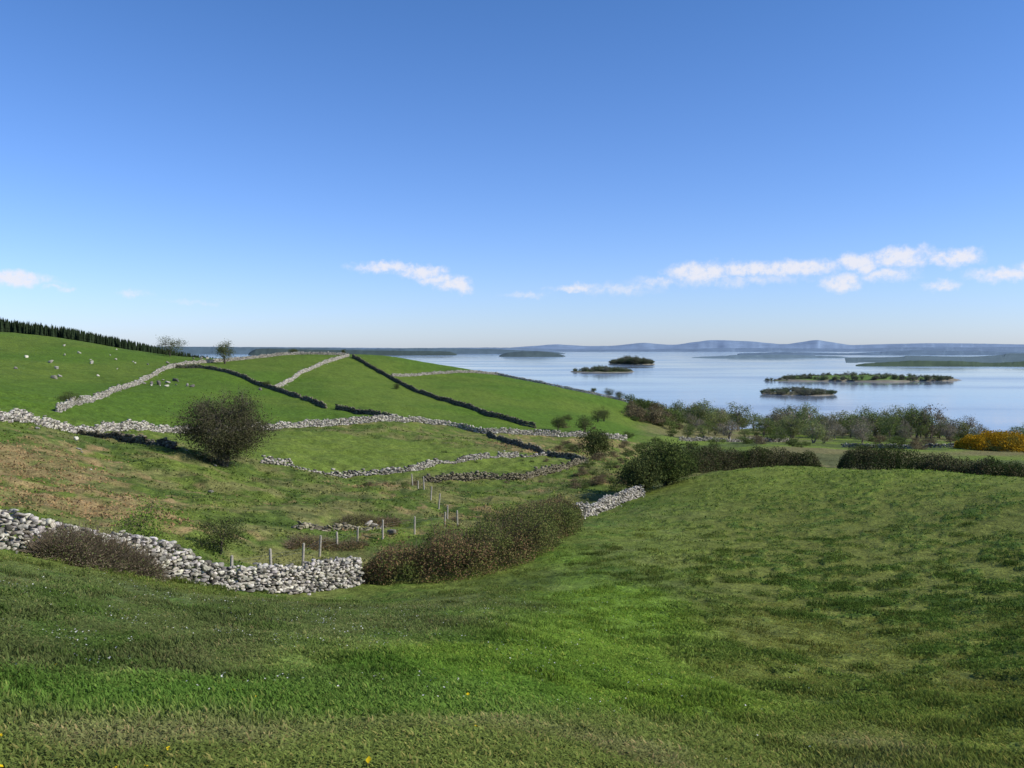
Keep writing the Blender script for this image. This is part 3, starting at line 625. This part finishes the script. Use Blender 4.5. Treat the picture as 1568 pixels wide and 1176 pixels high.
# ---------- world
SUN_AZ,SUN_EL=math.radians(103),math.radians(37)
w=bpy.data.worlds.new('World'); scene.world=w; w.use_nodes=True; nt=w.node_tree; L=nt.links.new
bg=nt.nodes['Background']; sky=N(nt,'ShaderNodeTexSky'); sky.sky_type='NISHITA'; sky.sun_disc=False; sky.sun_elevation=SUN_EL; sky.sun_rotation=SUN_AZ
sky.altitude=50; sky.air_density=1.0; sky.dust_density=.3; sky.ozone_density=2.0
tc=N(nt,'ShaderNodeTexCoord'); sx=N(nt,'ShaderNodeSeparateXYZ'); L(tc.outputs['Generated'],sx.inputs[0])
a2=N(nt,'ShaderNodeMath',operation='ARCTAN2'); L(sx.outputs[0],a2.inputs[0]); L(sx.outputs[1],a2.inputs[1])
asn=N(nt,'ShaderNodeMath',operation='ARCSINE'); L(sx.outputs[2],asn.inputs[0])
rp=N(nt,'ShaderNodeValToRGB'); L(asn.outputs[0],rp.inputs[0]); e=rp.color_ramp.elements
e[0].position=0; e[0].color=(.49,.585,.92,1); e[1].position=.8; e[1].color=(.30,.46,.70,1)
x_=e.new(.06); x_.color=(.47,.58,.90,1); x_=e.new(.17); x_.color=(.41,.55,.86,1); x_=e.new(.40); x_.color=(.31,.50,.77,1)
wb0=N(nt,'ShaderNodeVectorMath',operation='MULTIPLY'); L(sky.outputs[0],wb0.inputs[0]); L(rp.outputs[0],wb0.inputs[1])
wb=N(nt,'ShaderNodeVectorMath',operation='SCALE'); L(wb0.outputs[0],wb.inputs[0]); wb.inputs['Scale'].default_value=2.0
cb=N(nt,'ShaderNodeCombineXYZ'); L(a2.outputs[0],cb.inputs[0]); L(asn.outputs[0],cb.inputs[1])
nz=noise(nt,cb.outputs[0],45,5,.62)
nzb=N(nt,'ShaderNodeVectorMath',operation='SUBTRACT'); L(nz.outputs['Color'],nzb.inputs[0]); nzb.inputs[1].default_value=(.5,.5,.5)
nzs=N(nt,'ShaderNodeVectorMath',operation='MULTIPLY'); L(nzb.outputs[0],nzs.inputs[0]); nzs.inputs[1].default_value=(.045,.022,0)
ca=N(nt,'ShaderNodeVectorMath',operation='ADD'); L(cb.outputs[0],ca.inputs[0]); L(nzs.outputs[0],ca.inputs[1])
clouds=[(28,428,40,10,.9),(88,443,16,5,.5),(205,451,24,6,.5),(300,461,50,5,.35),(590,409,44,8,.85),(645,415,34,9,.95),(698,436,24,11,1),(670,426,30,8,.8),(880,441,34,6,.75),(945,443,60,9,.5),(1010,432,50,8,.55),(1072,417,46,14,1),(1145,412,50,10,.9),(1215,411,62,12,1),(1290,435,28,12,.9),(1316,403,24,13,1),(1383,394,38,13,1),(1360,420,36,10,.75),(1466,395,28,12,1),(1440,436,22,7,.65),(1545,420,45,9,.85),(805,450,34,6,.5),(1120,430,110,8,.5),(1640,415,60,14,.9),(-90,425,70,14,.9)]
prev=None
for px,py,rx,ry,s in clouds:
    p=S(px,py,1.0); az_=math.atan2(p[0],p[1]); el_=math.atan2(p[2]-CZ,math.hypot(p[0],1))
    sb=N(nt,'ShaderNodeVectorMath',operation='SUBTRACT'); L(ca.outputs[0],sb.inputs[0]); sb.inputs[1].default_value=(az_,el_,0)
    ml=N(nt,'ShaderNodeVectorMath',operation='MULTIPLY'); L(sb.outputs[0],ml.inputs[0]); ml.inputs[1].default_value=(F/rx*.8,F/ry*.8,0)
    ln=N(nt,'ShaderNodeVectorMath',operation='LENGTH'); L(ml.outputs[0],ln.inputs[0])
    o=mapr(nt,ln.outputs['Value'],.3,1.25,s,0)
    if prev is None: prev=o
    else:
        mxn=N(nt,'ShaderNodeMath',operation='MAXIMUM'); L(prev,mxn.inputs[0]); L(o,mxn.inputs[1]); prev=mxn.outputs[0]
nf=noise(nt,cb.outputs[0],110,4,.6)
sc_=N(nt,'ShaderNodeMath',operation='MULTIPLY'); L(prev,sc_.inputs[0]); L(mapr(nt,nf.outputs[0],.3,.6,.5,1.05),sc_.inputs[1])
cm=N(nt,'ShaderNodeMapRange',interpolation_type='SMOOTHSTEP'); L(sc_.outputs[0],cm.inputs[0]); cm.inputs[1].default_value=.06; cm.inputs[2].default_value=.9; cm.inputs[4].default_value=.9
mixc=N(nt,'ShaderNodeMix',data_type='RGBA'); L(cm.outputs[0],mixc.inputs[0]); L(wb.outputs[0],mixc.inputs[6]); mixc.inputs[7].default_value=(8.6,8.6,9.3,1)
L(mixc.outputs[2],bg.inputs[0]); bg.inputs[1].default_value=.1
bg2=N(nt,'ShaderNodeBackground'); L(wb.outputs[0],bg2.inputs[0]); bg2.inputs[1].default_value=.1
gt=N(nt,'ShaderNodeMath',operation='GREATER_THAN'); L(asn.outputs[0],gt.inputs[0]); gt.inputs[1].default_value=.17
ms=N(nt,'ShaderNodeMixShader'); L(gt.outputs[0],ms.inputs[0]); L(bg.outputs[0],ms.inputs[1]); L(bg2.outputs[0],ms.inputs[2]); L(ms.outputs[0],nt.nodes['World Output'].inputs[0])
# ---------- sun
sd=bpy.data.lights.new('sun','SUN'); sd.energy=5.0; sd.angle=math.radians(.53); sd.color=(1,.94,.82)
so=bpy.data.objects.new('sun',sd); scene.collection.objects.link(so)
from mathutils import Vector
so.rotation_euler=Vector((math.sin(SUN_AZ)*math.cos(SUN_EL),math.cos(SUN_AZ)*math.cos(SUN_EL),math.sin(SUN_EL))).to_track_quat('Z','Y').to_euler()
# ---------- camera
cd=bpy.data.cameras.new('camera'); cd.sensor_width=36; cd.lens=36*F/1568; cd.clip_end=90000; cd.clip_start=.1
co=bpy.data.objects.new('camera',cd); scene.collection.objects.link(co); co.location=(0,0,CZ); co.rotation_euler=(math.pi/2-PITCH,0,0); scene.camera=co
scene.view_settings.view_transform='Standard'; scene.view_settings.look='None'; scene.view_settings.exposure=0
